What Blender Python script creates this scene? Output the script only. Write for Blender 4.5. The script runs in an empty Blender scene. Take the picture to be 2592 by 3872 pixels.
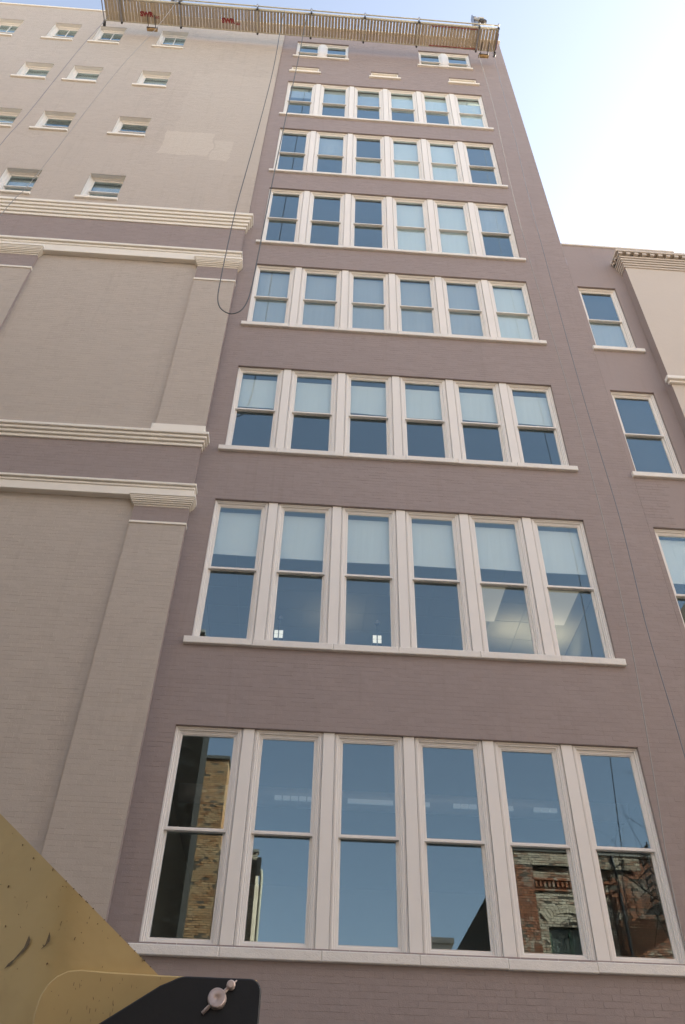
import bpy, bmesh, math, random
import numpy as np
from mathutils import Vector, Matrix
random.seed(7); rng = np.random.default_rng(7)
S = bpy.context.scene; COL = S.collection
PI = math.pi

# ------------------------------------------------------------------ camera
cam = bpy.data.cameras.new('camera'); camo = bpy.data.objects.new('camera', cam); COL.objects.link(camo)
S.camera = camo
cam.sensor_fit = 'VERTICAL'; cam.sensor_height = 36.0; cam.lens = 3125.0/3872.0*36.0
cam.clip_start = 0.05; cam.clip_end = 3000
_r = Vector((0.99782279, -0.0624399, 0.02123537)).cross(Vector((0, 0, 0)))
def cam_axes(a, b, c):
    Rz = Matrix.Rotation(a, 3, 'Z')
    r = Rz @ Vector((1, 0, 0)); f = Rz @ Vector((0, math.cos(b), math.sin(b))); u = Rz @ Vector((0, -math.sin(b), math.cos(b)))
    return r*math.cos(c)+u*math.sin(c), u*math.cos(c)-r*math.sin(c), f
r, u, f = cam_axes(-0.0428, 0.7486, 0.0290)
M = Matrix((r, u, -f)).transposed().to_4x4(); M.translation = Vector((1.6864, -10.0, 1.65)); camo.matrix_world = M

# ------------------------------------------------------------------ sky, sun, exposure
SUN_AZ = math.radians(24)      # from +x towards +y (behind the facade)
SUN_EL = math.radians(25)
w = bpy.data.worlds.new('World'); S.world = w; w.use_nodes = True
nt = w.node_tree; nt.nodes.clear()
sky = nt.nodes.new('ShaderNodeTexSky'); sky.sky_type = 'NISHITA'; sky.sun_disc = False
sky.sun_elevation = SUN_EL; sky.sun_rotation = PI/2 - SUN_AZ
sky.air_density = 1.0; sky.dust_density = 1.8; sky.ozone_density = 1.0
bg = nt.nodes.new('ShaderNodeBackground'); bg.inputs['Strength'].default_value = 0.15
out = nt.nodes.new('ShaderNodeOutputWorld')
bw = nt.nodes.new('ShaderNodeRGBToBW'); nt.links.new(sky.outputs[0], bw.inputs[0])      # thin high veil of cloud
veil = nt.nodes.new('ShaderNodeMix'); veil.data_type = 'RGBA'; veil.inputs[0].default_value = .45
nt.links.new(sky.outputs[0], veil.inputs[6]); nt.links.new(bw.outputs[0], veil.inputs[7]); nt.links.new(veil.outputs[2], bg.inputs[0]); nt.links.new(bg.outputs[0], out.inputs[0])
sl = bpy.data.lights.new('sun', 'SUN'); sl.energy = 5.0; sl.angle = math.radians(0.5); sl.color = (1.0, 0.87, 0.70)
so = bpy.data.objects.new('sun', sl); COL.objects.link(so)
sd = Vector((math.cos(SUN_AZ)*math.cos(SUN_EL), math.sin(SUN_AZ)*math.cos(SUN_EL), math.sin(SUN_EL)))
so.rotation_euler = sd.to_track_quat('Z', 'Y').to_euler()
S.view_settings.view_transform = 'Standard'; S.view_settings.look = 'None'
S.view_settings.gamma = 1.0; S.view_settings.exposure = 1.95; S.view_settings.use_curve_mapping = False
S.cycles.max_bounces = 8; S.cycles.transparent_max_bounces = 24; S.cycles.glossy_bounces = 4; S.cycles.diffuse_bounces = 4
S.cycles.sample_clamp_indirect = 6.0

# ------------------------------------------------------------------ materials
def nodes(name):
    m = bpy.data.materials.new(name); m.use_nodes = True
    t = m.node_tree; return m, t, t.nodes['Principled BSDF']
def N(t, typ, **kw):
    n = t.nodes.new(typ)
    for k, v in kw.items(): setattr(n, k, v)
    return n
def math_n(t, op, a, b=None, clamp=False):
    n = N(t, 'ShaderNodeMath', operation=op); n.use_clamp = clamp
    for i, v in enumerate((a, b)):
        if v is None: continue
        if isinstance(v, (int, float)): n.inputs[i].default_value = v
        else: t.links.new(v, n.inputs[i])
    return n.outputs[0]
def mixc(t, fac, a, b, blend='MIX'):
    n = N(t, 'ShaderNodeMix', data_type='RGBA', blend_type=blend)
    for s, v in ((n.inputs[0], fac), (n.inputs[6], a), (n.inputs[7], b)):
        if isinstance(v, (int, float)): s.default_value = v
        elif isinstance(v, tuple): s.default_value = (*v[:3], 1)
        else: t.links.new(v, s)
    return n.outputs[2]
def noise(t, scale, detail=3, vec=None, rough=.55):
    n = N(t, 'ShaderNodeTexNoise'); n.inputs['Scale'].default_value = scale; n.inputs['Detail'].default_value = detail
    n.inputs['Roughness'].default_value = rough
    if vec is not None: t.links.new(vec, n.inputs['Vector'])
    return n.outputs['Fac']
def coords(t, scale=(1, 1, 1)):
    g = N(t, 'ShaderNodeNewGeometry'); mp = N(t, 'ShaderNodeMapping'); mp.inputs['Scale'].default_value = scale
    t.links.new(g.outputs['Position'], mp.inputs['Vector']); return mp.outputs[0]
def ramp(t, v, a, b):
    n = N(t, 'ShaderNodeMapRange'); n.inputs[1].default_value = a; n.inputs[2].default_value = b
    t.links.new(v, n.inputs[0]); return n.outputs[0]
def bump(t, p, h, strength, dist):
    b = N(t, 'ShaderNodeBump'); b.inputs['Strength'].default_value = strength; b.inputs['Distance'].default_value = dist
    t.links.new(h, b.inputs['Height']); t.links.new(b.outputs[0], p.inputs['Normal'])
def paint(name, c, rough=.6, var=.12, scale=1.2, dirt=.0, dirtc=(.12, .10, .09), bmp=.25, tone=False, spec=.35, metal=0, patches=None, streak=0):
    m, t, p = nodes(name)
    P = coords(t)
    dark = tuple(x*(1-var) for x in c); lite = tuple(min(1, x*(1+var)) for x in c)
    col = mixc(t, noise(t, scale, 5, P, .65), dark, lite)
    if tone:
        a = N(t, 'ShaderNodeAttribute', attribute_name='tone')
        col = mixc(t, ramp(t, a.outputs['Fac'], 0, 1), col, mixc(t, 1.0, col, (.95, .945, .945), 'MULTIPLY'))
    if patches:
        s = N(t, 'ShaderNodeSeparateXYZ'); t.links.new(P, s.inputs[0]); X, Z = s.outputs[0], s.outputs[2]
        wob = math_n(t, 'MULTIPLY', math_n(t, 'SUBTRACT', noise(t, 1.3, 3, P), .5), .35)
        X2 = math_n(t, 'ADD', X, wob); Z2 = math_n(t, 'ADD', Z, wob)
        for x0, x1, z0, z1, pc, k in patches:
            mx = math_n(t, 'MULTIPLY', math_n(t, 'GREATER_THAN', X2, x0), math_n(t, 'LESS_THAN', X2, x1))
            mz = math_n(t, 'MULTIPLY', math_n(t, 'GREATER_THAN', Z2, z0), math_n(t, 'LESS_THAN', Z2, z1))
            col = mixc(t, math_n(t, 'MULTIPLY', math_n(t, 'MULTIPLY', mx, mz), k), col, pc)
    if streak:
        sn = noise(t, 3.0, 4, coords(t, (3.0, 3.0, .16)), .6)
        col = mixc(t, math_n(t, 'MULTIPLY', ramp(t, sn, .56, .8), streak), col, mixc(t, 1.0, col, (.62, .58, .54), 'MULTIPLY'))
    if dirt:
        n2 = noise(t, scale*6, 6, P, .7)
        col = mixc(t, math_n(t, 'MULTIPLY', ramp(t, n2, .6, .72), dirt), col, dirtc)
    t.links.new(col, p.inputs['Base Color'])
    p.inputs['Roughness'].default_value = rough; p.inputs['Specular IOR Level'].default_value = spec; p.inputs['Metallic'].default_value = metal
    if bmp:
        h = math_n(t, 'ADD', noise(t, 9, 4, P), math_n(t, 'MULTIPLY', noise(t, 70, 3, P), .5))
        bump(t, p, h, bmp, .01)
    return m
def brickmat(name, cols, pale=0.0, palec=(.5, .45, .38), rough=.9):
    m, t, p = nodes(name)
    a = N(t, 'ShaderNodeAttribute', attribute_name='tone'); P = coords(t)
    cr = N(t, 'ShaderNodeValToRGB'); cr.color_ramp.interpolation = 'LINEAR'
    els = cr.color_ramp.elements
    els[0].position = 0; els[0].color = (*cols[0], 1); els[1].position = 1; els[1].color = (*cols[-1], 1)
    for i, c in enumerate(cols[1:-1]): e = els.new((i+1)/(len(cols)-1)); e.color = (*c, 1)
    t.links.new(a.outputs['Fac'], cr.inputs[0])
    col = mixc(t, .5, cr.outputs[0], mixc(t, noise(t, 5, 5, P, .7), (.35, .35, .35), (1, 1, 1)), 'MULTIPLY')
    if pale:
        n = noise(t, 2.4, 6, P, .72)
        col = mixc(t, math_n(t, 'MULTIPLY', ramp(t, n, .56-.2*pale, .62), .85), col, palec)
    t.links.new(col, p.inputs['Base Color']); p.inputs['Roughness'].default_value = rough; p.inputs['Specular IOR Level'].default_value = .2
    bump(t, p, noise(t, 30, 4, P), .25, .004)
    return m
def glassmat(name, tint, F0, wave):
    m, t, p = nodes(name); t.nodes.remove(p)
    o = t.nodes['Material Output']
    tr = N(t, 'ShaderNodeBsdfTransparent'); tr.inputs[0].default_value = (*tint, 1)
    gl = N(t, 'ShaderNodeBsdfGlossy'); gl.inputs['Roughness'].default_value = .0; gl.inputs[0].default_value = (.74, .93, 1, 1)
    lw = N(t, 'ShaderNodeLayerWeight'); lw.inputs[0].default_value = .5
    fac = math_n(t, 'ADD', F0, math_n(t, 'MULTIPLY', math_n(t, 'POWER', lw.outputs['Facing'], 3.3), 1-F0), True)
    mx = N(t, 'ShaderNodeMixShader'); t.links.new(fac, mx.inputs[0]); t.links.new(tr.outputs[0], mx.inputs[1]); t.links.new(gl.outputs[0], mx.inputs[2])
    b = N(t, 'ShaderNodeBump'); b.inputs['Strength'].default_value = wave; b.inputs['Distance'].default_value = .02
    t.links.new(noise(t, .8, 1, coords(t, (1.4, 1, .9))), b.inputs['Height']); t.links.new(b.outputs[0], gl.inputs['Normal'])
    t.links.new(mx.outputs[0], o.inputs[0])
    return m
def emis(name, c, s):
    m, t, p = nodes(name); p.inputs['Base Color'].default_value = (.8, .8, .8, 1)
    p.inputs['Emission Color'].default_value = (*c, 1); p.inputs['Emission Strength'].default_value = s
    return m
MAUVE = (.303, .249, .235); BEIGE = (.455, .398, .345); CREAM = (.79, .745, .67)
M_mauve = paint('mauve_painted_brick', MAUVE, .62, .07, .5, tone=True, bmp=.3, streak=.25)
M_beige = paint('beige_painted_brick', BEIGE, .62, .05, .4, tone=True, bmp=.3, streak=.2, patches=[
    (-2.9, -.2, 22.6, 29.4, (.465, .41, .355), .8), (-14, -1.0, 20, 24.0, (.46, .405, .355), .7), (-3.1, -1.75, 23.6, 25.0, (.56, .50, .43), .6), (-1.7, -1.2, 23.4, 24.6, (.53, .475, .41), .7)])
M_pier = paint('pale_pink_beige_painted_brick', (.52, .465, .41), .6, .05, .5, tone=True, bmp=.3)
M_cream = paint('cream_trim_paint', CREAM, .5, .04, 2, dirt=.12, dirtc=(.42, .36, .30), bmp=.15)
M_casing = paint('off_white_window_paint', (.77, .735, .695), .42, .03, 2, bmp=.05)
M_sill = paint('off_white_sill_paint', (.75, .72, .68), .6, .06, 5, dirt=.35, dirtc=(.33, .29, .26), bmp=.8)
M_glass = glassmat('window_glass', (.94, .96, .96), 0.092, .003)
M_blind = paint('white_roller_blind', (.74, .79, .76), .8, .03, 3, bmp=0)
M_blind2 = paint('grey_blue_blind', (.42, .46, .48), .8, .05, 3, bmp=0)
M_room = paint('interior_wall', (.36, .38, .36), .9, .1, 1, bmp=0)
M_ceil = paint('white_ceiling_tile', (.55, .56, .52), .9, .04, 2, bmp=0)
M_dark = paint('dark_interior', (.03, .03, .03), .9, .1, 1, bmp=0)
M_conc = paint('grey_concrete', (.30, .29, .27), .85, .15, 1, dirt=.3)
M_ground = paint('pale_bounce_ground', (.48, .40, .31), .95, .2, .2)  # kept pale and warm so it bounces sunlight up the walls
M_asph = paint('asphalt', (.05, .05, .052), .9, .2, 3, bmp=.6)
M_roof = paint('roof_felt', (.12, .12, .12), .9, .1, 2)
M_slat = [paint('weathered_slat_%s' % n, c, .75, .18, 5, dirt=.45, dirtc=(.14, .10, .07), bmp=.4) for n, c in
          (('tan', (.42, .35, .26)), ('grey', (.37, .325, .275)), ('brown', (.36, .30, .22)))]
M_alu = paint('dull_cream_aluminium', (.50, .47, .38), .45, .1, 6, dirt=.4, bmp=.2)
M_iron = paint('dark_iron', (.045, .043, .045), .5, .2, 8, bmp=.2, spec=.5)
M_red = paint('red_paint', (.24, .03, .035), .5, .12, 8, bmp=.1)
M_wood = paint('tan_wooden_roller', (.34, .23, .11), .7, .25, 12, dirt=.4)
M_steel = paint('grey_steel', (.33, .33, .35), .35, .1, 8, metal=.8)
M_rope = paint('pale_grey_wire', (.30, .29, .28), .6, .1, 9, bmp=0)
M_rope2 = paint('blue_grey_wire', (.17, .18, .21), .6, .1, 9, bmp=0)
M_cable = paint('black_rubber_cable', (.07, .08, .085), .5, .1, 9, bmp=0)
M_lamp = emis('lit_lamp_and_duct_glint', (.85, .95, 1), .028)
M_lamp2 = emis('lit_small_lamp', (1, .93, .75), .20)
M_warm = emis('warm_glow_panel', (1, .86, .6), .06)
M_duct = paint('galvanised_duct', (.6, .62, .64), .35, .1, 8, metal=.2)
M_bark = paint('bare_bark', (.06, .045, .035), .9, .2, 9)
M_green = paint('green_window_frame', (.10, .17, .12), .6, .1, 5)
M_br_dark = brickmat('shade_darkened_brown_brick', [(.012, .009, .008), (.022, .015, .012), (.017, .012, .010)])  # brown brick with shade put into the colour
M_br_gold = brickmat('golden_brown_brick', [(.50, .27, .13), (.66, .40, .21), (.36, .17, .08), (.74, .50, .29)], .35, (.50, .38, .24))
M_br_red = brickmat('red_brown_brick', [(.40, .15, .08), (.52, .22, .13), (.28, .10, .06), (.46, .22, .14)], .15)
M_br_pale = brickmat('flaking_pale_brick', [(.62, .52, .40), (.72, .62, .50), (.40, .20, .12), (.66, .57, .46), (.30, .14, .08)], .45, (.74, .66, .54))
M_mortar = paint('mortar', (.10, .085, .07), .95, .1, 4)

# ------------------------------------------------------------------ mesh helpers
def link(name, me, mat=None, parent=None):
    o = bpy.data.objects.new(name, me); COL.objects.link(o)
    if mat is not None and me is not None and not me.materials:
        for k in (mat if isinstance(mat, (list, tuple)) else [mat]): me.materials.append(k)
    if parent is not None: o.parent = parent
    return o
def empty(name, loc, label, cat, group=None):
    o = bpy.data.objects.new(name, None); COL.objects.link(o); o.location = loc; o.empty_display_size = .3
    tag(o, label, cat, group); return o
def tag(o, label=None, cat=None, group=None, kind=None):
    if label: o['label'] = label
    if cat: o['category'] = cat
    if group: o['group'] = group
    if kind: o['kind'] = kind
    return o
class MB:
    """collects faces; build() links one mesh object whose vertices are relative to the parent"""
    def __init__(s): s.v = []; s.f = []; s.mi = []; s.cur = 0; s.smooth = []; s.sm = False
    def face(s, pts):
        b = len(s.v); s.v += [tuple(p) for p in pts]; s.f.append(tuple(range(b, b+len(pts)))); s.mi.append(s.cur); s.smooth.append(s.sm)
    def raw(s, vs, fs):
        b = len(s.v); s.v += [tuple(p) for p in vs]
        for q in fs: s.f.append(tuple(b+i for i in q)); s.mi.append(s.cur); s.smooth.append(s.sm)
    def box(s, x0, x1, y0, y1, z0, z1):
        s.raw([(x0, y0, z0), (x1, y0, z0), (x1, y1, z0), (x0, y1, z0), (x0, y0, z1), (x1, y0, z1), (x1, y1, z1), (x0, y1, z1)],
              [(3, 2, 1, 0), (4, 5, 6, 7), (0, 1, 5, 4), (1, 2, 6, 5), (2, 3, 7, 6), (3, 0, 4, 7)])
    def cbox(s, x0, x1, y0, y1, z0, z1, c=.006):
        """box with chamfered front (-y) edges"""
        rings = [(0, y1), (0, y0+c), (c, y0)]
        s.rings(x0, x1, z0, z1, rings, cap=True)
        s.face([(x0, y1, z0), (x0, y1, z1), (x1, y1, z1), (x1, y1, z0)])
    def rings(s, x0, x1, z0, z1, prof, cap=False):
        """nested mitred rectangles: prof = (inset, y) or ((l,r,b,t), y)"""
        L = []
        for i, y in prof:
            l, r_, b, t = (i, i, i, i) if isinstance(i, (int, float)) else i
            L.append([(x0+l, y, z0+b), (x1-r_, y, z0+b), (x1-r_, y, z1-t), (x0+l, y, z1-t)])
        base = len(s.v)
        for q in L: s.v += q
        for k in range(len(L)-1):
            for j in range(4):
                a, b = base+4*k+j, base+4*k+(j+1) % 4
                s.f.append((a, b, b+4, a+4)); s.mi.append(s.cur); s.smooth.append(False)
        if cap:
            k = base+4*(len(L)-1); s.f.append((k, k+1, k+2, k+3)); s.mi.append(s.cur); s.smooth.append(False)
    def tube(s, pts, rad, n=8, cap=True):
        pts = [Vector(p) for p in pts]
        rads = rad if isinstance(rad, (list, tuple)) else [rad]*len(pts)
        base = len(s.v); prev = None
        for i, p in enumerate(pts):
            d = (pts[min(i+1, len(pts)-1)]-pts[max(i-1, 0)]).normalized()
            if prev is None: a = d.orthogonal().normalized()
            else: a = (prev-d*prev.dot(d)).normalized()
            prev = a; b = d.cross(a)
            for k in range(n):
                th = 2*PI*k/n; s.v.append(tuple(p+(a*math.cos(th)+b*math.sin(th))*rads[i]))
        for i in range(len(pts)-1):
            for k in range(n):
                q = base+i*n+k; q2 = base+i*n+(k+1) % n
                s.f.append((q, q2, q2+n, q+n)); s.mi.append(s.cur); s.smooth.append(True)
        if cap:
            s.f.append(tuple(base+k for k in reversed(range(n)))); s.mi.append(s.cur); s.smooth.append(False)
            e = base+(len(pts)-1)*n; s.f.append(tuple(e+k for k in range(n))); s.mi.append(s.cur); s.smooth.append(False)
    def prism(s, poly, y0, y1, c=0):
        """extrude an xz polygon (counter-clockwise seen from -y) between y0 (front) and y1"""
        n = len(poly); cx = sum(p[0] for p in poly)/n; cz = sum(p[1] for p in poly)/n
        fr = poly
        if c:
            fr = []
            for i in range(n):
                p0, p1, p2 = Vector(poly[i-1]), Vector(poly[i]), Vector(poly[(i+1) % n])
                e1 = (p1-p0).normalized(); e2 = (p2-p1).normalized()
                nrm = Vector((-e1.y-e2.y, e1.x+e2.x)).normalized(); fr.append(tuple(p1+nrm*c))
        vs = [(p[0], y1, p[1]) for p in poly]+[(p[0], y0+c, p[1]) for p in poly]+[(p[0], y0, p[1]) for p in fr]
        fs = [tuple(reversed(range(n)))]+[tuple(range(2*n, 3*n))]
        for k in (0, n):
            fs += [(k+i, k+(i+1) % n, k+n+(i+1) % n, k+n+i) for i in range(n)]
        s.raw(vs, fs)
    def mesh(s, name, mat, origin=(0, 0, 0)):
        me = bpy.data.meshes.new(name); ox, oy, oz = origin
        me.from_pydata([(x-ox, y-oy, z-oz) for x, y, z in s.v], [], s.f)
        for k in (mat if isinstance(mat, (list, tuple)) else [mat]): me.materials.append(k)
        me.polygons.foreach_set('material_index', s.mi); me.polygons.foreach_set('use_smooth', s.smooth)
        me.update(); return me
    def build(s, name, mat, parent=None, world=True):
        o = (0, 0, 0)
        if parent is not None and world: o = worldloc(parent)
        return link(name, s.mesh(name, mat, o), None, parent)
def worldloc(o):
    v = Vector(o.location); p = o.parent
    while p is not None: v += Vector(p.location); p = p.parent
    return tuple(v)
def clean(me):
    bm = bmesh.new(); bm.from_mesh(me); bmesh.ops.recalc_face_normals(bm, faces=bm.faces); bm.to_mesh(me); bm.free()

# brick courses on the plane  P = O + U*a + Vz*b , outward normal Nn
COURSE = .0677
def brick_rects(a0, a1, b0, b1, holes, length=.203, seed=0, course=COURSE, gap=.0027):
    rr = random.Random(seed); R = []
    n = int(math.ceil((b1-b0)/course)); base = math.floor(b0/course)
    for k in range(n+1):
        c = base+k; z0 = c*course; z1 = z0+course
        zz0, zz1 = max(z0, b0), min(z1, b1)
        if zz1-zz0 < .012: continue
        zm = (zz0+zz1)/2; L = length+.0095; off = 0 if c % 2 else L/2
        if c % 6 == 0: L = L/2; off = L/2
        iv = [(a0, a1)]
        for h in holes:
            if h[2] < zm < h[3]:
                nv = []
                for p, q in iv:
                    if h[1] <= p or h[0] >= q: nv.append((p, q)); continue
                    if h[0] > p: nv.append((p, h[0]))
                    if h[1] < q: nv.append((h[1], q))
                iv = nv
        for p, q in iv:
            x = math.floor((p-off)/L)*L+off
            while x < q:
                s, e = max(x, p), min(x+L, q)
                if e-s > .02: R.append((s+gap/2, e-gap/2, zz0+gap/2, zz1-gap/2))
                x += L
    return R
def bricks_mesh(name, rects, O, U, Nn, mat, relief=.004, jitter=.0006, back=.004):
    R = np.array(rects); n = len(R)
    j = rng.normal(0, jitter, n); j = np.clip(j, -2.2*jitter, 2.2*jitter)
    w_ = rng.uniform(-.0008, .0008, (n, 4))
    a0, a1, b0, b1 = R[:, 0]+w_[:, 0], R[:, 1]+w_[:, 1], R[:, 2]+w_[:, 2], R[:, 3]+w_[:, 3]
    O, U, Nn = np.array(O, float), np.array(U, float), np.array(Nn, float); Z = np.array([0, 0, 1.])
    V = np.zeros((n, 8, 3)); cc = [(a0, b0), (a1, b0), (a1, b1), (a0, b1)]
    tilt = rng.normal(0, jitter*.35, (n, 4))
    for k, (a, b) in enumerate(cc):
        sa = .001 if k in (0, 3) else -.001; sb = .001 if k in (0, 1) else -.001
        V[:, k] = O+U*(a+sa)[:, None]+Z*(b+sb)[:, None]+Nn*(j+tilt[:, k])[:, None]
        V[:, 4+k] = O+U*a[:, None]+Z*b[:, None]-Nn*back
    flip = np.dot(np.cross(U, Z), Nn) < 0
    F = np.array([(0, 1, 2, 3), (4, 5, 1, 0), (5, 6, 2, 1), (6, 7, 3, 2), (7, 4, 0, 3)])
    if flip: F = F[:, ::-1]
    me = bpy.data.meshes.new(name); nv, nf = n*8, n*5
    me.vertices.add(nv); me.vertices.foreach_set('co', V.reshape(-1))
    FF = (F[None]+(np.arange(n)*8)[:, None, None]).reshape(-1)
    me.loops.add(nf*4); me.loops.foreach_set('vertex_index', FF.astype(np.int32))
    me.polygons.add(nf); me.polygons.foreach_set('loop_start', (np.arange(nf)*4).astype(np.int32))
    at = me.attributes.new('tone', 'FLOAT', 'FACE'); tn = rng.random(n)
    at.data.foreach_set('value', np.repeat(tn, 5).astype(np.float32))
    me.materials.append(mat); me.update(calc_edges=True); me.validate(); me.shade_flat()
    return me
BRICK_POOL = {}
def brick_objects(rects, y, parent, mat, key):
    """each brick an object; alike bricks share one of a few meshes"""
    pool = BRICK_POOL.setdefault(key, {})
    px, py, pz = worldloc(parent)
    for k, (a0, a1, b0, b1) in enumerate(rects):
        w_ = round((a1-a0)/.01)*.01; var = k % 4; kk = (w_, round(b1-b0, 3), var)
        if kk not in pool:
            h = (b1-b0)/2; ww = (a1-a0)/2; j = random.gauss(0, .0007); t = [random.gauss(0, .0003) for _ in range(4)]
            e = .001; m = MB()
            m.raw([(-ww+e, j+t[0], -h+e), (ww-e, j+t[1], -h+e), (ww-e, j+t[2], h-e), (-ww+e, j+t[3], h-e), (-ww, .006, -h), (ww, .006, -h), (ww, .006, h), (-ww, .006, h)],
                  [(0, 1, 2, 3), (4, 5, 1, 0), (5, 6, 2, 1), (6, 7, 3, 2), (7, 4, 0, 3), (7, 6, 5, 4)])
            me = m.mesh('brick', mat); at = me.attributes.new('tone', 'FLOAT', 'FACE'); tv = random.random()
            for d in at.data: d.value = tv
            pool[kk] = me
        o = link('brick', pool[kk], None, parent); o.location = ((a0+a1)/2-px, y-py, (b0+b1)/2-pz)
def wall_mesh(mb, x0, x1, z0, z1, y, holes, depth):
    """plane with holes and the reveals of each hole"""
    xs = sorted({x0, x1, *[min(max(h[i], x0), x1) for h in holes for i in (0, 1)]}); zs = sorted({z0, z1, *[min(max(h[i], z0), z1) for h in holes for i in (2, 3)]})
    for i in range(len(xs)-1):
        for j in range(len(zs)-1):
            cx, cz = (xs[i]+xs[i+1])/2, (zs[j]+zs[j+1])/2
            if any(h[0] < cx < h[1] and h[2] < cz < h[3] for h in holes): continue
            mb.face([(xs[i], y, zs[j]), (xs[i+1], y, zs[j]), (xs[i+1], y, zs[j+1]), (xs[i], y, zs[j+1])])
    for h in holes:
        mb.rings(h[0], h[1], h[2], h[3], [(0, y-.004), (0, y+depth)])

# ------------------------------------------------------------------ ground
g = MB(); g.box(-900, 900, -900, 900, -.5, 0); tag(g.build('ground', M_ground), kind='structure')
g = MB(); g.box(-60, 60, -40, -13.9, .001, .005); tag(g.build('added_dark_lot', M_asph), kind='structure')  # unseen dark surface added to cut bounce onto the lower wall
g = MB(); g.box(-300, 300, -12.2, -2.4, .001, .006); tag(g.build('road', M_asph), kind='structure')
g = MB(); g.box(-60, 60, -2.4, -.3, .004, .14); tag(g.build('pavement', M_conc), kind='structure')
g = MB(); g.box(-60, 60, -13.9, -12.2, .004, .14); tag(g.build('pavement', M_conc), kind='structure')

# ------------------------------------------------------------------ the tall building
TOP = 34.42; TR = 7.26
tower = empty('office_building', (0, 0, 0), 'tall painted brick building in mauve and beige with seven rows of six sash windows', 'building')
# rows: opening bottom, opening top
ROWS = [(4.30, 6.965), (8.325, 11.09), (12.345, 14.70), (16.125, 18.47), (19.42, 22.18), (23.13, 25.87), (26.81, 29.43)]
PITCH = 1.0592; WIN = .87; BW = PITCH*5+WIN
TOPW = [(.09, 1.86), (4.28, 6.05)]; TZ = (31.62, 33.08)
VENT = [(.04, .93), (2.63, 3.53), (5.20, 6.10)]; VZ = (30.27, 30.74)
holes = [(0, BW, a, b) for a, b in ROWS]+[(a, b, *TZ) for a, b in TOPW]+[(a, b, *VZ) for a, b in VENT]
wb = MB(); wall_mesh(wb, -.39, TR, 0, TOP, .0010, holes, .17)
wall = wb.build('wall', M_mauve, tower)
rects = brick_rects(-.39, TR-.004, 0, TOP-.03, holes, seed=1)
near = [q for q in rects if q[2] > 3.50 and q[3] < 4.2 and q[0] > -.4 and q[1] < 6.2]
near.sort(key=lambda q: (q[2], q[0])); near = near[:298]; ns = set(near)
brick_objects(near, 0, wall, M_mauve, 'mauve')
me = bricks_mesh('brickwork', [q for q in rects if q not in ns], (0, 0, 0), (1, 0, 0), (0, -1, 0), M_mauve)
tag(link('brickwork', me, None, wall), kind='stuff')
# beige section on the left
LW = []   # small windows: x0, z0, z1, muntin
for cx_, rows_ in ((-4.55, (0, 1, 2, 3)), (-6.66, (0, 1, 2, 3)), (-8.18, (0, 1, 2)), (-10.15, (0, 2))):
    for r_ in rows_:
        z0, z1 = [(31.42, 32.94), (28.06, 29.25), (24.56, 25.73), (20.90, 22.17)][r_]
        LW.append((cx_, cx_+.90, z0, z1, r_ == 0))
wb = MB(); lh = [q[:4] for q in LW]
wall_mesh(wb, -16, -.39, 0, TOP, -.0480, lh, .24)
wb.face([(-.39, -.0480, 0), (-.39, .01, 0), (-.39, .01, TOP), (-.39, -.0480, TOP)])
wall2 = wb.build('wall', M_beige, tower)
rects = brick_rects(-16, -.392, 0, TOP-.03, lh, seed=2)
me = bricks_mesh('brickwork', rects, (0, -.049, 0), (1, 0, 0), (0, -1, 0), M_beige, jitter=.0005)
tag(link('brickwork', me, None, wall2), kind='stuff')
# shell behind
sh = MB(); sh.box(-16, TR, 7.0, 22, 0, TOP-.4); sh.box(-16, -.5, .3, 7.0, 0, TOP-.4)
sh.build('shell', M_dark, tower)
sh = MB(); sh.box(TR-.2, TR, .19, 22, 0, TOP); sh.build('side_wall', M_mauve, tower)
sh = MB(); sh.box(-16, TR-.2, .3, 22, TOP-.35, TOP-.3); sh.build('roof', M_roof, tower)
sh = MB(); sh.cbox(-16, TR+.035, -.085, .30, TOP, TOP+.09, .01); sh.build('coping', M_cream, tower)

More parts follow.
